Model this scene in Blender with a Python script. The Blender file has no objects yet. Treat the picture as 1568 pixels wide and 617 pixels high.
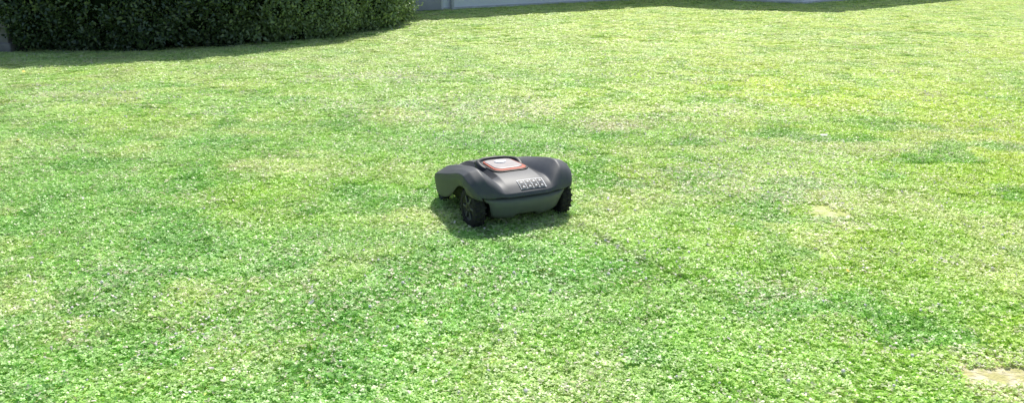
import bpy, bmesh, math, random
import numpy as np
from mathutils import Vector, Matrix, Euler, noise
from mathutils.bvhtree import BVHTree
random.seed(7); rng=np.random.default_rng(7)
S=bpy.context.scene
S.view_settings.view_transform='Standard'; S.view_settings.look='None'
S.view_settings.exposure=0; S.view_settings.gamma=1
COL=S.collection
# ---------------- light ----------------
EL=math.radians(52); AZ=math.radians(9)
w=bpy.data.worlds.new("World"); S.world=w; w.use_nodes=True
nt=w.node_tree; bg=nt.nodes['Background']
sky=nt.nodes.new('ShaderNodeTexSky'); sky.sky_type='NISHITA'; sky.sun_disc=False
sky.sun_elevation=EL; sky.sun_rotation=AZ; sky.dust_density=2.0
nt.links.new(sky.outputs[0],bg.inputs[0]); bg.inputs[1].default_value=0.15
sd=Vector((math.sin(AZ)*math.cos(EL),math.cos(AZ)*math.cos(EL),math.sin(EL)))
l=bpy.data.lights.new("sun","SUN"); l.energy=5; l.angle=math.radians(.5); l.color=(1,.97,.90)
lo=bpy.data.objects.new("sun",l); COL.objects.link(lo); lo.rotation_euler=sd.to_track_quat('Z','Y').to_euler(); lo.location=(5,20,30)
# ---------------- camera ----------------
c=bpy.data.cameras.new("camera"); co=bpy.data.objects.new("camera",c); COL.objects.link(co)
co.location=(0,0,1.6); co.rotation_euler=(math.radians(90-17),0,0)
c.sensor_fit='HORIZONTAL'; c.angle=math.radians(65); c.clip_end=2000; c.clip_start=.05
S.camera=co

def mat(name,col,rough=.5,spec=.5,bump=0,bscale=200,var=0,vscale=8,metal=0):
    m=bpy.data.materials.new(name); m.use_nodes=True; n=m.node_tree; b=n.nodes['Principled BSDF']
    b.inputs['Base Color'].default_value=(*col,1); b.inputs['Roughness'].default_value=rough
    b.inputs['Specular IOR Level'].default_value=spec; b.inputs['Metallic'].default_value=metal
    tc=n.nodes.new('ShaderNodeTexCoord')
    if var>0:
        nz=n.nodes.new('ShaderNodeTexNoise'); nz.inputs['Scale'].default_value=vscale; nz.inputs['Detail'].default_value=6
        n.links.new(tc.outputs['Object'],nz.inputs['Vector'])
        r=n.nodes.new('ShaderNodeValToRGB'); r.color_ramp.elements[0].position=.3; r.color_ramp.elements[1].position=.7
        r.color_ramp.elements[0].color=(*[x*(1-var) for x in col],1); r.color_ramp.elements[1].color=(*[min(1,x*(1+var)) for x in col],1)
        n.links.new(nz.outputs['Fac'],r.inputs[0]); n.links.new(r.outputs[0],b.inputs['Base Color'])
    if bump>0:
        nb=n.nodes.new('ShaderNodeTexNoise'); nb.inputs['Scale'].default_value=bscale; nb.inputs['Detail'].default_value=3
        n.links.new(tc.outputs['Object'],nb.inputs['Vector'])
        bp=n.nodes.new('ShaderNodeBump'); bp.inputs['Strength'].default_value=bump; bp.inputs['Distance'].default_value=.002
        n.links.new(nb.outputs['Fac'],bp.inputs['Height']); n.links.new(bp.outputs[0],b.inputs['Normal'])
    return m
def mkobj(name,verts,faces,mats=(),parent=None,smooth=False,midx=None,link=True):
    me=bpy.data.meshes.new(name); me.from_pydata([tuple(v) for v in verts],[],faces)
    for m in mats: me.materials.append(m)
    if midx is not None: me.polygons.foreach_set('material_index',midx)
    if smooth: me.polygons.foreach_set('use_smooth',[True]*len(me.polygons))
    me.update(); o=bpy.data.objects.new(name,me)
    if link: COL.objects.link(o)
    if parent: o.parent=parent
    return o
def empty(name,loc=(0,0,0),rz=0):
    o=bpy.data.objects.new(name,None); COL.objects.link(o); o.location=loc; o.rotation_euler=(0,0,rz); o.empty_display_size=.1; return o
def box(name,x0,x1,y0,y1,z0,z1,m,parent=None,bev=0):
    v=[(x,y,z) for z in (z0,z1) for y in (y0,y1) for x in (x0,x1)]
    f=[(0,2,3,1),(4,5,7,6),(0,1,5,4),(2,6,7,3),(0,4,6,2),(1,3,7,5)]
    o=mkobj(name,v,f,[m],parent)
    if bev:
        b=o.modifiers.new('b','BEVEL'); b.width=bev; b.segments=3
        o.data.polygons.foreach_set('use_smooth',[True]*6)
    return o
def fbm(x,y,s,seed=0):
    return noise.fractal(Vector((x*s+seed*17.3,y*s-seed*9.1,seed*3.7)),1.0,2.0,3)
def ss_(v,a,b):
    t=max(0,min(1,(v-a)/(b-a))); return t*t*(3-2*t)
def mixc(f,a,b): return tuple(a[i]+(b[i]-a[i])*f for i in range(3))

SPOTS=[(2.0,2.84,.24,.17,1.0),(.99,7.75,.42,.30,.70),(2.06,4.9,.16,.28,.58),(-1.6,11.0,1.0,.45,.42),
       (-5.4,9.6,.6,.3,.3),(-.75,8.6,1.2,.7,.36),(1.8,5.7,.8,.7,.38),(1.3,3.75,.22,.2,.3),(2.0,8.3,1.2,.6,.3),(-1.0,3.6,.6,.3,.24),(4.6,7.6,.8,.5,.3),(2.6,6.7,.8,.4,.34)]
HEAD=math.radians(27); MX,MY=.10,4.70; MS=1.22; MZ=1.1
def spotval(x,y):
    v=0
    for (sx,sy,rx,ry,st) in SPOTS:
        d=math.hypot((x-sx)/rx,(y-sy)/ry)+fbm(x,y,4,3)*.5
        v=max(v,st*max(0,min(1,(1.4-d)/.8)))
    return v
def lawn_col(x,y):
    lime=max(0,min(1,.75*ss_(x,-1.5,3.5)+fbm(x,y,.55,2)*.5))
    col=mixc(lime,(.50,.79,.24),(.76,.91,.13))
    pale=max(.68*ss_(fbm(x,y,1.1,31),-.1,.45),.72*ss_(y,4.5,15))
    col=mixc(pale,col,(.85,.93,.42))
    o_=math.hypot((x-3.4)/1.2,(y-9.6)/1.0); col=mixc(.6*ss_(1.3-o_,0,.6),col,(.84,.95,.22))
    col=mixc(.65*ss_(fbm(x,y,2.0,51),.0,.45)*(1-.5*ss_(y,5,12)),col,(.28,.63,.13))
    col=mixc(.35*ss_(2.2-math.hypot((x-.5)/1.2,y-2.9),0,1.4),col,(.36,.73,.15))
    col=mixc(.45*ss_(fbm(x,y,1.5,61),.1,.6)*ss_(-x,0,4)*ss_(y,5,8),col,(.66,.69,.34))
    return col

class N:
    def __init__(s,t): s.t=t
    def n(s,typ,**k):
        x=s.t.nodes.new(typ)
        for a,b in k.items(): setattr(x,a,b)
        return x
    def L(s,a,b): s.t.links.new(a,b)
    def put(s,sock,v):
        if isinstance(v,bpy.types.NodeSocket): s.L(v,sock)
        else: sock.default_value=v
    def math(s,op,a,b=0,cl=False):
        x=s.n('ShaderNodeMath',operation=op,use_clamp=cl); s.put(x.inputs[0],a); s.put(x.inputs[1],b); return x.outputs[0]
    def noise(s,vec,scale,detail=3):
        x=s.n('ShaderNodeTexNoise'); x.inputs['Scale'].default_value=scale; x.inputs['Detail'].default_value=detail
        s.L(vec,x.inputs['Vector']); return x.outputs['Fac']
    def mr(s,v,a,b,c=0,d=1):
        x=s.n('ShaderNodeMapRange'); x.interpolation_type='SMOOTHSTEP'
        s.put(x.inputs[0],v)
        for i,q in enumerate((a,b,c,d)): x.inputs[i+1].default_value=q
        return x.outputs[0]
    def mix(s,f,a,b,bl='MIX'):
        x=s.n('ShaderNodeMix',data_type='RGBA',blend_type=bl); s.put(x.inputs[0],f)
        for i,v in ((6,a),(7,b)):
            if isinstance(v,bpy.types.NodeSocket): s.L(v,x.inputs[i])
            else: x.inputs[i].default_value=(*v,1)
        return x.outputs[2]
def leaf_shader(k,colsock,out,trans,gloss,rough):
    d=k.n('ShaderNodeBsdfDiffuse'); k.L(colsock,d.inputs[0]); t=k.n('ShaderNodeBsdfTranslucent'); k.L(colsock,t.inputs[0])
    g=k.n('ShaderNodeBsdfGlossy'); g.inputs['Roughness'].default_value=rough; g.inputs[0].default_value=(.95,1,.9,1)
    a=k.n('ShaderNodeMixShader'); a.inputs[0].default_value=trans; k.L(d.outputs[0],a.inputs[1]); k.L(t.outputs[0],a.inputs[2])
    b=k.n('ShaderNodeMixShader'); b.inputs[0].default_value=gloss; k.L(a.outputs[0],b.inputs[1]); k.L(g.outputs[0],b.inputs[2]); k.L(b.outputs[0],out.inputs[0])
def leaf_material(name):
    m=bpy.data.materials.new(name); m.use_nodes=True; k=N(m.node_tree); m.node_tree.nodes.remove(m.node_tree.nodes['Principled BSDF']); out=m.node_tree.nodes['Material Output']
    geo=k.n('ShaderNodeNewGeometry'); sep=k.n('ShaderNodeSeparateXYZ'); k.L(geo.outputs['Position'],sep.inputs[0]); X,Y=sep.outputs[0],sep.outputs[1]
    nz=k.noise(geo.outputs['Position'],7,1)
    def at(nm,ty='GEOMETRY'):
        a=k.n('ShaderNodeAttribute',attribute_name=nm); a.attribute_type=ty; return a
    base=at('tc','INSTANCER').outputs['Vector']; dry=at('dry','INSTANCER').outputs['Fac']; T=at('tint').outputs['Fac']; Sd=at('shade').outputs['Fac']
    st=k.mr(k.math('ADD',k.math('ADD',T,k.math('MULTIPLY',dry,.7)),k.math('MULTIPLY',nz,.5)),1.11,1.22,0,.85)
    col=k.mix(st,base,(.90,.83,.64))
    ch,sh=math.cos(HEAD),math.sin(HEAD)
    xr=k.math('SUBTRACT',X,MX); yr=k.math('SUBTRACT',Y,MY)
    lat=k.math('ADD',k.math('MULTIPLY',xr,ch),k.math('MULTIPLY',yr,sh)); along=k.math('ADD',k.math('MULTIPLY',xr,-sh),k.math('MULTIPLY',yr,ch))
    lat=k.math('ADD',lat,k.math('MULTIPLY',k.math('SUBTRACT',nz,.5),.16))
    tr=k.mr(k.math('ABSOLUTE',k.math('SUBTRACT',k.math('ABSOLUTE',lat),.285)),.0,.06,1,0)
    tr=k.math('MULTIPLY',tr,k.mr(along,-2.4,-.8,.1,1)); tr=k.math('MULTIPLY',tr,k.mr(along,.1,.35,1,0)); tr=k.math('MULTIPLY',tr,k.mr(nz,.38,.55,.35,1))
    vm=k.n('ShaderNodeVectorMath',operation='SCALE'); k.L(col,vm.inputs[0])
    k.L(k.math('MULTIPLY',k.mr(Sd,0,1,.74,1.1),k.mr(tr,0,1,1,.72)),vm.inputs['Scale'])
    leaf_shader(k,vm.outputs[0],out,.36,.05,.42)
    return m
M_leaf=leaf_material('lawn_leaf')
mg=bpy.data.materials.new('lawn_soil'); mg.use_nodes=True; k=N(mg.node_tree); b=mg.node_tree.nodes['Principled BSDF']
geo=k.n('ShaderNodeNewGeometry'); P=geo.outputs['Position']; sep=k.n('ShaderNodeSeparateXYZ'); k.L(P,sep.inputs[0]); X,Y=sep.outputs[0],sep.outputs[1]
wob=k.math('MULTIPLY',k.math('SUBTRACT',k.noise(P,4,3),.5),1.8); dry=None
for (sx,sy,rx,ry,st) in SPOTS[:3]:
    a=k.math('DIVIDE',k.math('SUBTRACT',X,sx),rx); b2=k.math('DIVIDE',k.math('SUBTRACT',Y,sy),ry)
    d=k.math('ADD',k.math('SQRT',k.math('ADD',k.math('MULTIPLY',a,a),k.math('MULTIPLY',b2,b2))),wob)
    m_=k.mr(d,.6,1.9,st,0); dry=m_ if dry is None else k.math('MAXIMUM',dry,m_)
col=k.mix(k.mr(k.noise(P,1.2,3),.35,.65),(.36,.60,.15),(.52,.66,.18))
sand=k.mix(k.mr(k.noise(P,11,6),.40,.58),(.72,.64,.47),(.50,.47,.21))
col=k.mix(k.mr(dry,.3,.8),col,sand)
k.L(col,b.inputs['Base Color']); b.inputs['Roughness'].default_value=.95; b.inputs['Specular IOR Level'].default_value=.1
bp=k.n('ShaderNodeBump'); bp.inputs['Strength'].default_value=.8; bp.inputs['Distance'].default_value=.02; k.L(k.noise(P,40,4),bp.inputs['Height']); k.L(bp.outputs[0],b.inputs['Normal'])
R=400
mkobj('lawn',[(-R,-R,0),(R,-R,0),(R,R,0),(-R,R,0)],[(0,1,2,3)],[mg])

def patch(name,n,half,blade_frac,mat_):
    V=[];F=[];T=[];Sh=[]
    def quad(pts,t,s):
        i=len(V); V.extend(pts); F.append(tuple(range(i,i+len(pts)))); T.extend([t]*len(pts)); Sh.extend([s]*len(pts))
    for _ in range(n):
        x=random.uniform(-half,half)+random.gauss(0,.014); y=random.uniform(-half,half)+random.gauss(0,.014)
        t=random.random(); s=random.random()
        if random.random()<blade_frac:
            h=random.uniform(.012,.030); ln=random.uniform(.6,2.2)*h; a=random.uniform(0,6.283); wd=random.uniform(.0016,.003)
            dx,dy=math.cos(a),math.sin(a); p=Vector((x,y,0)); q=Vector((-dy,dx,0))*wd; m_=p+Vector((dx*ln*.35,dy*ln*.35,h*.75)); e=p+Vector((dx*ln,dy*ln,h))
            quad([p-q,p+q,m_+q*.9,e,m_-q*.9],t,s)
        else:
            h=random.uniform(.010,.026); R_=random.uniform(.0045,.0108); tilt=Euler((random.gauss(0,.3),random.gauss(0,.3),random.uniform(0,6.28))).to_matrix()
            c_=Vector((x,y,h))
            for j in range(3):
                a=j*2.094; up=random.uniform(.0,.35)
                D=Vector((math.cos(a),math.sin(a),up)); Q=Vector((-math.sin(a),math.cos(a),0))
                pts=[Vector((0,0,0)),D*R_*.7-Q*R_*.55,D*R_*1.25-Q*R_*.28,D*R_*1.25+Q*R_*.28,D*R_*.7+Q*R_*.55]
                quad([c_+tilt@p for p in pts],t,min(1,max(0,s+random.uniform(-.15,.15))))
    o=mkobj(name,V,F,[mat_],link=False)
    for nm,arr in (('tint',T),('shade',Sh)):
        at=o.data.attributes.new(nm,'FLOAT','POINT'); at.data.foreach_set('value',arr)
    return o
def instancer(name,pts,rot,scl,vi,objs,extra=()):
    cc=bpy.data.collections.new(name+'_parts')
    for i,o in enumerate(objs): o.name=f"{name}_part_{i:02d}"; cc.objects.link(o)
    me=bpy.data.meshes.new(name); me.vertices.add(len(pts)); me.vertices.foreach_set('co',np.asarray(pts,dtype=np.float32).ravel())
    for nm,ty,arr,key in (('rot','FLOAT_VECTOR',rot,'vector'),('scl','FLOAT_VECTOR',scl,'vector'),('vi','INT',vi,'value'))+tuple(extra):
        at=me.attributes.new(nm,ty,'POINT'); at.data.foreach_set(key,np.asarray(arr).ravel().astype(np.int32 if ty=='INT' else np.float32))
    me.update(); o=bpy.data.objects.new(name,me); COL.objects.link(o)
    g=bpy.data.node_groups.new(name+'_gn','GeometryNodeTree'); g.interface.new_socket('Geometry',in_out='INPUT',socket_type='NodeSocketGeometry'); g.interface.new_socket('Geometry',in_out='OUTPUT',socket_type='NodeSocketGeometry')
    a=g.nodes.new('NodeGroupInput'); z=g.nodes.new('NodeGroupOutput'); ip=g.nodes.new('GeometryNodeInstanceOnPoints'); ci=g.nodes.new('GeometryNodeCollectionInfo')
    ci.inputs['Collection'].default_value=cc; ci.inputs['Separate Children'].default_value=True; ci.inputs['Reset Children'].default_value=True
    def na(nm,ty):
        q=g.nodes.new('GeometryNodeInputNamedAttribute'); q.data_type=ty; q.inputs['Name'].default_value=nm; return q.outputs['Attribute']
    g.links.new(a.outputs[0],ip.inputs['Points']); g.links.new(ci.outputs[0],ip.inputs['Instance']); ip.inputs['Pick Instance'].default_value=True
    g.links.new(na('vi','INT'),ip.inputs['Instance Index'])
    e2r=g.nodes.new('FunctionNodeEulerToRotation'); g.links.new(na('rot','FLOAT_VECTOR'),e2r.inputs[0]); g.links.new(e2r.outputs[0],ip.inputs['Rotation'])
    g.links.new(na('scl','FLOAT_VECTOR'),ip.inputs['Scale']); g.links.new(ip.outputs[0],z.inputs[0])
    md=o.modifiers.new('instances','NODES'); md.node_group=g
    return o
variants=[patch('p',260,.075,bf,M_leaf) for bf in (.12,.15,.2,.3,.4,.45,.55,.6)]
pts=[];rot=[];scl=[];vi=[];tcs=[];drs=[]
def scatter(y0,y1,wf,wa,xs):
    sp=.15*xs; y=y0
    while y<y1:
        W=wf*y+wa; x=-W
        while x<W:
            px=x+random.uniform(-.1,.1)*sp; py=y+random.uniform(-.1,.1)*sp; x+=sp
            v=spotval(px,py)
            if v>.5 and random.random()<(v-.4)*1.75: continue
            g=fbm(px,py,.8,1)+random.gauss(0,.35)
            idx=int(max(0,min(7,4+g*5)))
            if py<5 and random.random()<.5: idx=random.randint(0,2)
            pts.append((px,py,random.uniform(-.004,.002))); rot.append((random.gauss(0,.04),random.gauss(0,.04),random.randint(0,3)*math.pi/2+random.gauss(0,.12)))
            zz=random.uniform(.8,1.2)*(1+.25*fbm(px,py,1.5,6))*(1-.4*v); s_=xs*random.uniform(1.02,1.1)
            scl.append((s_,s_,zz)); vi.append(idx)
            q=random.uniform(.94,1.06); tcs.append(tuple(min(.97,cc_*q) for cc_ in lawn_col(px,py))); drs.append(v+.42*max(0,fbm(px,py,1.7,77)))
        y+=sp
scatter(1.2,8,.72,1.2,1.0)
scatter(8.05,15,.70,1.5,1.6)
scatter(15.1,40,.68,2.5,2.6)
instancer('grass',pts,rot,scl,vi,variants,(('tc','FLOAT_VECTOR',tcs,'vector'),('dry','FLOAT',drs,'value')))
print('grass',len(pts))

# ---------------- clover flowers / dry specks ----------------
mf=mat('clover_bloom',(.88,.80,.78),.8,.2,var=.10,vscale=300)
ml=mat('dry_leaf',(.82,.73,.64),.8,.2,var=.2,vscale=40)
my=mat('yellow_leaf',(.85,.68,.12),.6,.3,var=.15,vscale=60)
def bloom(r,m,flat=1):
    bm=bmesh.new(); bmesh.ops.create_icosphere(bm,subdivisions=2,radius=r)
    for v in bm.verts: v.co*=random.uniform(.8,1.15); v.co.z*=flat
    me=bpy.data.meshes.new('b'); bm.to_mesh(me); bm.free(); me.materials.append(m); return bpy.data.objects.new('b',me)
def litter(m,s=1):
    n=7; vs=[(math.cos(a)*.011*s*random.uniform(.6,1.2),math.sin(a)*.006*s*random.uniform(.6,1.2),random.uniform(-.003,.003)*s) for a in [i*6.283/n for i in range(n)]]
    return mkobj('l',vs,[tuple(range(n))],[m],link=False)
fo=[bloom(.0065,mf),bloom(.0055,mf,.8),litter(ml),litter(ml),litter(my,2.2),litter(mf,2.6)]
pts=[];rot=[];scl=[];vi=[]
CL=[(-1.6,11,2.2),(-.6,8.3,1.6),(-.7,3.9,.9),(-1.9,3.6,.6),(1.7,5.9,1.1),(.9,7.7,1.2),(3,4.3,.8),(.8,4.2,.5),(-.2,6.9,1),(5,9,2),(-5,9,2),(2,11,2.5),(-1.2,3.2,.5),(2.4,6.6,1.2)]
def addf(x,y,k_=None,f=1):
    pts.append((x,y,random.uniform(.02,.03) if k_ is None else .034)); rot.append((random.gauss(0,.3),random.gauss(0,.3),random.uniform(0,6.28))); s_=f*random.uniform(.6,1.35)*(1+max(0,y-7)*.05)
    if k_ is not None: s_=f
    scl.append((s_,s_,s_)); vi.append(random.choice([0,1,2,2,3]) if k_ is None else k_)
for cx,cy,r in CL:
    for _ in range(int(210*r*r)+70):
        x,y=random.gauss(cx,r*.6),random.gauss(cy,r*.5)
        if y>1.3 and fbm(x,y,2.2,8)>-.15: addf(x,y)
for _ in range(4500):
    y=random.uniform(1.5,20); x=random.uniform(-1,1)*(.72*y+1)
    if fbm(x,y,1.5,9)>0: addf(x,y)
for x,y,k_,f in ((2.85,7.2,5,1.2),(.965,3.78,5,.8),(-6.6,12.5,5,1.8),(-4.4,7.0,4,1),(-6.9,11.4,4,1.6),(.65,5.2,5,.6),(-.95,3.5,5,.6),(1.75,3.9,4,.7),(-2.9,5.2,5,.6),(4.1,5.6,5,.8)): addf(x,y,k_,f)
instancer('clover_flowers',pts,rot,scl,vi,fo)

# ---------------- hedge ----------------
mhl=bpy.data.materials.new('hedge_leaf'); mhl.use_nodes=True; k=N(mhl.node_tree); mhl.node_tree.nodes.remove(mhl.node_tree.nodes['Principled BSDF']); out=mhl.node_tree.nodes['Material Output']
at=k.n('ShaderNodeAttribute',attribute_name='tint'); g2=k.n('ShaderNodeNewGeometry'); sp_=k.n('ShaderNodeSeparateXYZ'); k.L(g2.outputs['Position'],sp_.inputs[0])
lit_end=k.mr(k.math('ADD',sp_.outputs[0],k.math('MULTIPLY',k.noise(g2.outputs['Position'],2,2),2)),-4.4,-2.8,0,.8)  # sunlit tips at the hedge's right end, painted into the leaf colour
col=k.mix(at.outputs['Fac'],(.025,.055,.022),(.10,.155,.06)); col=k.mix(lit_end,col,(.25,.35,.14)); leaf_shader(k,col,out,.28,.06,.35)
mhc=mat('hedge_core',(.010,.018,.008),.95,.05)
def hclump():
    V=[];F=[];T=[]
    for _ in range(42):
        p=Vector((random.gauss(0,.075),random.gauss(0,.075),random.gauss(.02,.05)))
        M=Euler((random.gauss(0,.7),random.gauss(0,.7),random.uniform(0,6.28))).to_matrix(); L_=random.uniform(.02,.04); w_=L_*.5
        i=len(V); V+= [p+M@Vector(q) for q in ((0,0,0),(L_*.5,w_,.006),(L_*1.4,w_*.6,0),(L_*1.9,0,-.005),(L_*1.4,-w_*.6,0),(L_*.5,-w_,.006))]
        F.append(tuple(range(i,i+6))); T+=[random.random()]*6
    o=mkobj('h',V,F,[mhl],link=False); a=o.data.attributes.new('tint','FLOAT','POINT'); a.data.foreach_set('value',T); return o
hp=[Vector(p) for p in ((-8.6,14.8,0),(-7.2,14.9,0),(-5.8,15.4,0),(-4.6,16.5,0),(-3.85,18.2,0),(-3.65,20.2,0),(-3.9,22.3,0))]
def cr(t):
    n=len(hp)-1; t=max(0,min(n-1e-6,t*n)); i=int(t); f=t-i
    p0,p1,p2,p3=hp[max(0,i-1)],hp[i],hp[i+1],hp[min(n,i+2)]
    return .5*((2*p1)+(p2-p0)*f+(2*p0-5*p1+4*p2-p3)*f*f+(3*p1-p0-3*p2+p3)*f**3)
HH=2.9
NS,NR=110,54; V=[];F=[]
for i in range(NS+1):
    t=i/NS; p=cr(t); q=cr(min(1,t+.01))-cr(max(0,t-.01)); q.normalize(); nrm=Vector((q.y,-q.x,0))
    endf=min(1,math.sqrt(max(0,1-(max(0,(abs(t-.5)-.45)/.05))**2)))*.95+.05
    for j in range(NR):
        a=2*math.pi*j/NR; ca,sa=math.cos(a),math.sin(a)
        sx=math.copysign(abs(ca)**.6,ca)*.86*endf; sz=HH/2+math.copysign(abs(sa)**.6,sa)*(HH/2+.02)*(.6+.4*endf)
        pos=p+nrm*sx+Vector((0,0,sz)); d=noise.fractal(pos*1.6,1,2,4)*.34
        pos+= (nrm*ca+Vector((0,0,sa)))*d; V.append(pos)
for i in range(NS):
    for j in range(NR):
        F.append((i*NR+j,(i+1)*NR+j,(i+1)*NR+(j+1)%NR,i*NR+(j+1)%NR))
F.append(tuple(range(NR))); F.append(tuple(NS*NR+j for j in range(NR))[::-1])
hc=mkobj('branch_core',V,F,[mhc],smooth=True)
pts=[];rot=[];scl=[];vi=[]
me=hc.data
areas=np.array([p.area for p in me.polygons]); pr=areas/areas.sum()
for fi in rng.choice(len(areas),size=12000,p=pr):
    P_=me.polygons[fi]
    if len(P_.vertices)>4: continue
    vs=[me.vertices[v].co for v in P_.vertices]; a,b_=random.random(),random.random()
    pos=vs[0].lerp(vs[1],a).lerp(vs[3].lerp(vs[2],a),b_); 
    if pos.z<.05+.1*random.random(): continue
    if noise.noise(pos*2.6)<-.24 and random.random()<.8: continue
    n_=P_.normal.copy(); base=cr((fi//NR)/NS)+Vector((0,0,HH/2))
    if n_.dot(pos-base)<0: n_=-n_
    lift=random.uniform(-.03,.10)+.26*max(0,noise.noise(pos*3.2))
    pos=pos+n_*lift; e=(n_+Vector((0,0,.3))).to_track_quat('Z','Y').to_euler()
    e2=(e.to_matrix()@Matrix.Rotation(random.uniform(0,6.28),3,'Z')).to_euler()
    pts.append(tuple(pos)); rot.append(tuple(e2)); s_=random.uniform(.7,1.6); scl.append((s_,)*3); vi.append(random.randint(0,4))
hi=instancer('hedge',pts,rot,scl,vi,[hclump() for _ in range(5)])
hc.parent=hi

# ---------------- pillar at far left ----------------
mp=mat('stone_render',(.22,.21,.21),.9,.2,.5,60,.25,4)
gp=empty('gate_pillar',(-8.95,14.3,0))
box('shaft',-.3,.3,-.3,.3,0,1.75,mp,gp,.02); box('cap',-.36,.36,-.36,.36,1.752,1.84,mp,gp,.02); box('base',-.35,.35,-.35,.35,-.02,.16,mp,gp,.02)
fw=empty('garden_wall',(-9.3,14.5,0)); box('wall_body',-8,0.04,-.1,.1,-.02,1.2,mp,fw,.01); box('coping',-8,.03,-.14,.14,1.202,1.27,mp,fw,.01)

# ---------------- house ----------------
mw=mat('white_render',(.88,.89,.92),.85,.2,.3,80,.03,2); mpl=mat('plinth',(.62,.62,.65),.9,.2,.4,60,.15,5)
mr_=mat('roof_tile',(.30,.13,.08),.8,.2,.5,30,.3,6); mgl=mat('window_glass',(.05,.07,.09),.08,.8); mfr=mat('window_frame',(.75,.75,.74),.5)
mdoor=mat('garage_panel',(.42,.42,.44),.6,.3,var=.08,vscale=3)
def wing(parent,tag,ox,oy,ang,Ln,D,H,garage=False,plh=.08):
    e=bpy.data.objects.new(tag,None); COL.objects.link(e); e.parent=parent; e.location=(ox,oy,0); e.rotation_euler=(0,0,ang); e.empty_display_size=.1
    box('walls',0,Ln,0,D,-.05,H,mw,e); box('plinth',-.03,Ln+.03,-.03,D+.03,-.05,plh,mpl,e)
    ov=.5; rh=D*.28
    V=[(-ov,-ov,H),(Ln+ov,-ov,H),(Ln+ov,D+ov,H),(-ov,D+ov,H),(-ov,D/2,H+rh),(Ln+ov,D/2,H+rh)]
    V2=V+[(v[0],v[1],v[2]+.14) for v in V]
    F=[(0,1,2,3),(6,7,11,10),(8,9,10,11),(0,6,7,1),(2,8,9,3),(0,3,9,10,6),(1,7,11,8,2)]
    o=mkobj('roof',V2,F,[mr_],e); bm=bmesh.new(); bm.from_mesh(o.data); bmesh.ops.recalc_face_normals(bm,faces=bm.faces); bm.to_mesh(o.data); bm.free()
    x=1.6 if not garage else 4.2
    while x+1.3<Ln:
        box('window_frame',x,x+1.2,-.05,.02,1.0,2.3,mfr,e); box('window_glass',x+.08,x+.56,-.058,-.045,1.08,2.22,mgl,e); box('window_glass',x+.64,x+1.12,-.058,-.045,1.08,2.22,mgl,e); box('sill',x-.08,x+1.28,-.14,-.052,.93,.998,mpl,e)
        x+=3.1
    if garage:
        box('door_frame',.5,3.3,-.045,-.032,.0,2.35,mfr,e)
        for i in range(5): box('door_panel',.6,3.2,-.09,-.047,.03+i*.45,.46+i*.45,mdoor,e,.01)
        box('downpipe',3.55,3.65,-.14,-.04,.0,H,mpl,e,.02)
    return e
house=empty('house',(0,0,0))
wing(house,'main_wing',-4.6,22.9,math.radians(41),15.5,8,5.4,True)
wing(house,'side_wing',9.9,28.2,math.radians(43),11,8,4.9)

# ---------------- robotic mower ----------------
mow=empty('robotic_lawn_mower',(MX,MY,.012),HEAD); mow.scale=(MS*1.03,MS,MZ)
mb=mat('shell_plastic',(.074,.079,.087),.52,.4,.06,900,.06,30)
mb2=mat('rear_panel_plastic',(.115,.124,.140),.52,.4,.08,900,.05,30)
mk=mat('black_plastic',(.018,.019,.02),.5,.4,.1,600)
mru=mat('wheel_rubber',(.03,.03,.03),.85,.2,.4,300,.3,40)
mor=mat('orange_trim',(.46,.085,.035),.5,.4); mlt=mat('hatch_plastic',(.42,.38,.36),.35,.5,.05,800,.08,20); mwh=mat('label_white',(.8,.8,.8),.6)
ST=[(-.030,.84,.184,.182,.182,.180,.176,.170),
    (-.020,.90,.202,.200,.208,.204,.188,.173),
    (.005,.97,.220,.222,.256,.250,.210,.177),
    (.035,1.0,.240,.236,.292,.280,.226,.183),
    (.08,1.015,.256,.246,.314,.300,.242,.196),
    (.13,1.01,.265,.244,.322,.306,.254,.214),
    (.19,1.0,.271,.242,.318,.304,.252,.216),
    (.25,.99,.275,.242,.306,.290,.236,.195),
    (.31,.98,.277,.242,.293,.272,.214,.135),
    (.39,.975,.275,.241,.276,.250,.194,.085),
    (.47,.965,.266,.238,.256,.228,.178,.068),
    (.55,.94,.248,.228,.232,.204,.160,.064),
    (.61,.89,.224,.210,.206,.182,.146,.066),
    (.66,.80,.192,.184,.176,.158,.128,.070),
    (.70,.68,.158,.153,.148,.136,.112,.080),
    (.712,.62,.120,.118,.116,.112,.104,.090)]
XS=[0,.05,.100,.118,.138,.168,.212,.256,.284,.288,.276]
V=[];F=[];MI=[]; NX=len(XS)
for (y,W,c0,g,cr_,sh,sd_,ed) in ST:
    zs=[c0,c0,c0-.002,(c0+g)/2-.002,g,(g+cr_)/2+.004,cr_,sh+.002,(sh+sd_)/2+.010,sd_,ed]
    row=[]; f_=lambda x:y+(.0 if y>.09 else (x/.28)**2*.045)
    for i in range(NX-1,0,-1): row.append((-XS[i]*W,f_(XS[i]),zs[i]))
    for i in range(NX): row.append((XS[i]*W,f_(XS[i]),zs[i]))
    V+=row
RW=2*NX-1
for i in range(len(ST)-1):
    for j in range(RW-1):
        F.append((i*RW+j,i*RW+j+1,(i+1)*RW+j+1,(i+1)*RW+j))
        kx=abs(j+.5-(NX-1)); MI.append(1 if (2.0<kx<3.9 and 5<=i<=10) else 0)
sh=mkobj('body_shell',V,F,[mb,mk],mow,True,MI)
ca=sh.data.attributes.new('crease_edge','FLOAT','EDGE')
cz={4:.4,6:.6,7:.5,8:.6,2:.8,9:.7}
vals=[]
for e in sh.data.edges:
    a,b_=e.vertices; ja,jb=a%RW,b_%RW
    vals.append(cz.get(abs(ja-(NX-1)),0) if ja==jb else (.7 if a//RW==b_//RW==1 else 0))
ca.data.foreach_set('value',vals)
ss=sh.modifiers.new('s','SUBSURF'); ss.levels=3; ss.render_levels=3
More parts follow.
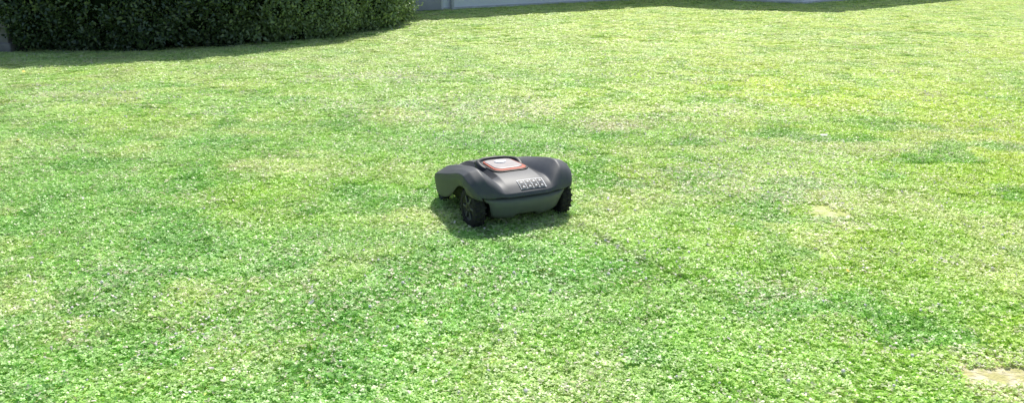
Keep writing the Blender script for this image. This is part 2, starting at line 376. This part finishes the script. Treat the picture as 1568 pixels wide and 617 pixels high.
so=sh.modifiers.new('t','SOLIDIFY'); so.thickness=.005; so.offset=-1
dg=bpy.context.evaluated_depsgraph_get(); ev=sh.evaluated_get(dg); em=ev.to_mesh()
bvh=BVHTree.FromPolygons([v.co.copy() for v in em.vertices],[tuple(p.vertices) for p in em.polygons]); ev.to_mesh_clear()
box('chassis',-.185,.185,.05,.62,.045,.20,mk,mow,.02)
box('front_bumper_core',-.15,.15,.58,.67,.06,.14,mk,mow,.02)
rows=[(.040,.150,.045),(.050,.166,.020),(.075,.182,.002),(.120,.194,-.012),(.150,.202,-.020),(.166,.218,-.012),(.178,.224,.004)]
V=[];F=[];n=25
for z,hw,yy in rows:
    for j in range(n):
        u=-1+2*j/(n-1); zz=z
        if z<.055 and abs(u)<.42: zz=z+.016*min(1,(.42-abs(u))/.08)
        V.append((u*hw,yy+.04*abs(u)**3,zz))
for i in range(len(rows)-1):
    for j in range(n-1): F.append((i*n+j,i*n+j+1,(i+1)*n+j+1,(i+1)*n+j))
rp=mkobj('rear_panel',V,F,[mb2],mow,True); q=rp.modifiers.new('t','SOLIDIFY'); q.thickness=.05; q.offset=-1
def wheel(name,x,y,r,wd,lugs):
    e=bpy.data.objects.new(name,None); COL.objects.link(e); e.parent=mow; e.empty_display_size=.05; e.scale=(1,1,MS/MZ)
    e.location=(x,y,r*MS/MZ-.012)
    prof=[(-wd/2,r*.62),(-wd/2,r*.86),(-wd*.36,r*.95),(wd*.36,r*.95),(wd/2,r*.86),(wd/2,r*.62)]
    n=48;V=[];F=[]
    for i in range(n):
        a=i*2*math.pi/n
        for px,pr_ in prof: V.append((px,math.cos(a)*pr_,math.sin(a)*pr_))
    m_=len(prof)
    for i in range(n):
        for j in range(m_-1): F.append((i*m_+j,((i+1)%n)*m_+j,((i+1)%n)*m_+j+1,i*m_+j+1))
    mkobj('tyre',V,F,[mru],e,True)
    V=[];F=[]
    for i in range(lugs):
        for sgn in (-1,1):
            a=(i+(.25 if sgn>0 else -.25))*2*math.pi/lugs; da=.055
            for (px,rr,aa) in ((sgn*.001,.93,-da),(sgn*.001,.93,da),(sgn*wd*.5,.90,da+.05),(sgn*wd*.5,.90,-da+.05),(sgn*.001,1.0,-da*.7),(sgn*.001,1.0,da*.7),(sgn*wd*.52,.97,da*.7+.05),(sgn*wd*.52,.97,-da*.7+.05)):
                V.append((px,math.cos(a+aa)*rr*r,math.sin(a+aa)*rr*r))
            b0=len(V)-8; F+=[(b0+4,b0+5,b0+6,b0+7),(b0,b0+1,b0+5,b0+4),(b0+1,b0+2,b0+6,b0+5),(b0+2,b0+3,b0+7,b0+6),(b0+3,b0,b0+4,b0+7)]
    mkobj('tread',V,F,[mru],e)
    V=[];F=[];n=40
    prof=[(wd*.30,.0),(wd*.46,.10),(wd*.46,.24),(wd*.34,.28),(wd*.30,.52),(wd*.40,.58),(wd*.47,.64)]
    for sgn in (-1,1):
        b0=len(V)
        for i in range(n):
            a=i*2*math.pi/n
            for px,pr_ in prof: V.append((sgn*px,math.cos(a)*pr_*r,math.sin(a)*pr_*r))
        for i in range(n):
            for j in range(len(prof)-1): F.append((b0+i*7+j,b0+((i+1)%n)*7+j,b0+((i+1)%n)*7+j+1,b0+i*7+j+1))
    mkobj('hub',V,F,[mk],e,True)
    for s in range(6):
        for sgn in (-1,1):
            o=box('spoke',-.004,.004,r*.24,r*.6,-.006,.006,mb,e,.002); o.location=(sgn*wd*.40,0,0); o.rotation_euler=(s*math.pi/3,0,0)
wheel('rear_wheel_left',-.240,.130,.105,.056,20); wheel('rear_wheel_right',.240,.130,.105,.056,20)
wheel('front_wheel_left',-.205,.600,.048,.036,14); wheel('front_wheel_right',.205,.600,.048,.036,14)
for sx in (-1,1): box('caster_fork',sx*.205-.022,sx*.205+.022,.57,.63,.085,.14,mk,mow,.006)
def hat(name,outline,z0,z1,m,bev=.003):
    n=len(outline); V=[(x,y,z0) for x,y in outline]+[(x,y,z1-(abs(y-.29)**2)*.3) for x,y in outline]
    F=[tuple(range(n))[::-1],tuple(range(n,2*n))]+[(i,(i+1)%n,n+(i+1)%n,n+i) for i in range(n)]
    o=mkobj(name,V,F,[m],mow); q=o.modifiers.new('b','BEVEL'); q.width=bev; q.segments=2; return o
def rr(hw0,hw1,y0,y1,r=.03,n=6):
    cs=[(hw0-r,y0+r,-90),(hw1-r,y1-r,0),(-hw1+r,y1-r,90),(-hw0+r,y0+r,180)]; o=[]
    for cx,cy,a0 in cs:
        for i in range(n+1):
            a=math.radians(a0+90*i/n); o.append((cx+r*math.cos(a),cy+r*math.sin(a)))
    return o
hat('hatch_recess',rr(.100,.104,.165,.45,.045),.255,.2795,mk)
hat('hatch_trim',rr(.090,.082,.170,.388,.040),.26,.2835,mor)
hat('hatch_lid',rr(.077,.074,.196,.380,.034),.262,.2865,mlt)
hat('stop_button',rr(.032,.032,.29,.350,.030),.27,.291,mwh)
V=[];F=[];n=36
for i in range(n+1):
    a=math.radians(-35+250*i/n); cx,cy=.103*math.cos(a),.33+.105*math.sin(a)
    ox,oy=math.cos(a),math.sin(a); tp=min(1,min(i,n-i)/7); tp=tp*tp*(3-2*tp); bz=.272
    for dr,dz in ((-.004,.262),(-.004,bz+.017*tp),(.010,bz+.022*tp),(.020,bz+.014*tp),(.022,.250)):
        V.append((cx+ox*dr,cy+oy*dr,dz-(abs(cy-.29)**2)*.35))
for i in range(n):
    for j in range(4): F.append((i*5+j,i*5+j+1,(i+1)*5+j+1,(i+1)*5+j))
mkobj('hatch_collar',V,F,[mk],mow,True)
dirv=Vector((0,-.62,.78)).normalized()
def proj(u,v,off):
    p=Vector((u,.022+v*.75,.232+v*.6))+dirv*.2
    h,nn,_,_=bvh.ray_cast(p,-dirv)
    if h is None: h=p-dirv*.2
    return h+dirv*off
def sheet(name,x0,x1,v0,v1,off,m,nx=6,nv=4):
    V=[proj(x0+(x1-x0)*i/nx,v0+(v1-v0)*j/nv,off) for j in range(nv+1) for i in range(nx+1)]
    F=[(j*(nx+1)+i,j*(nx+1)+i+1,(j+1)*(nx+1)+i+1,(j+1)*(nx+1)+i) for j in range(nv) for i in range(nx)]
    return mkobj(name,V,F,[m],mow)
LX=.030
sheet('warning_label',LX-.070,LX+.070,-.035,.037,.0035,mwh,12,6)
for r_ in range(2):
    for c_ in range(4):
        x0=LX-.0665+c_*.0338; v0=-.032+r_*.0343
        sheet('label_cell',x0,x0+.0295,v0,v0+.030,.0048,mk,3,3)
        a=x0+.0148
        if (r_+c_)%3!=2:
            mkobj('pictogram',[proj(a-.008,v0+.008,.006),proj(a+.008,v0+.008,.006),proj(a,v0+.022,.006)],[(0,1,2)],[mwh],mow)
        else: sheet('pictogram',a-.005,a+.005,v0+.009,v0+.020,.006,mwh,1,1)
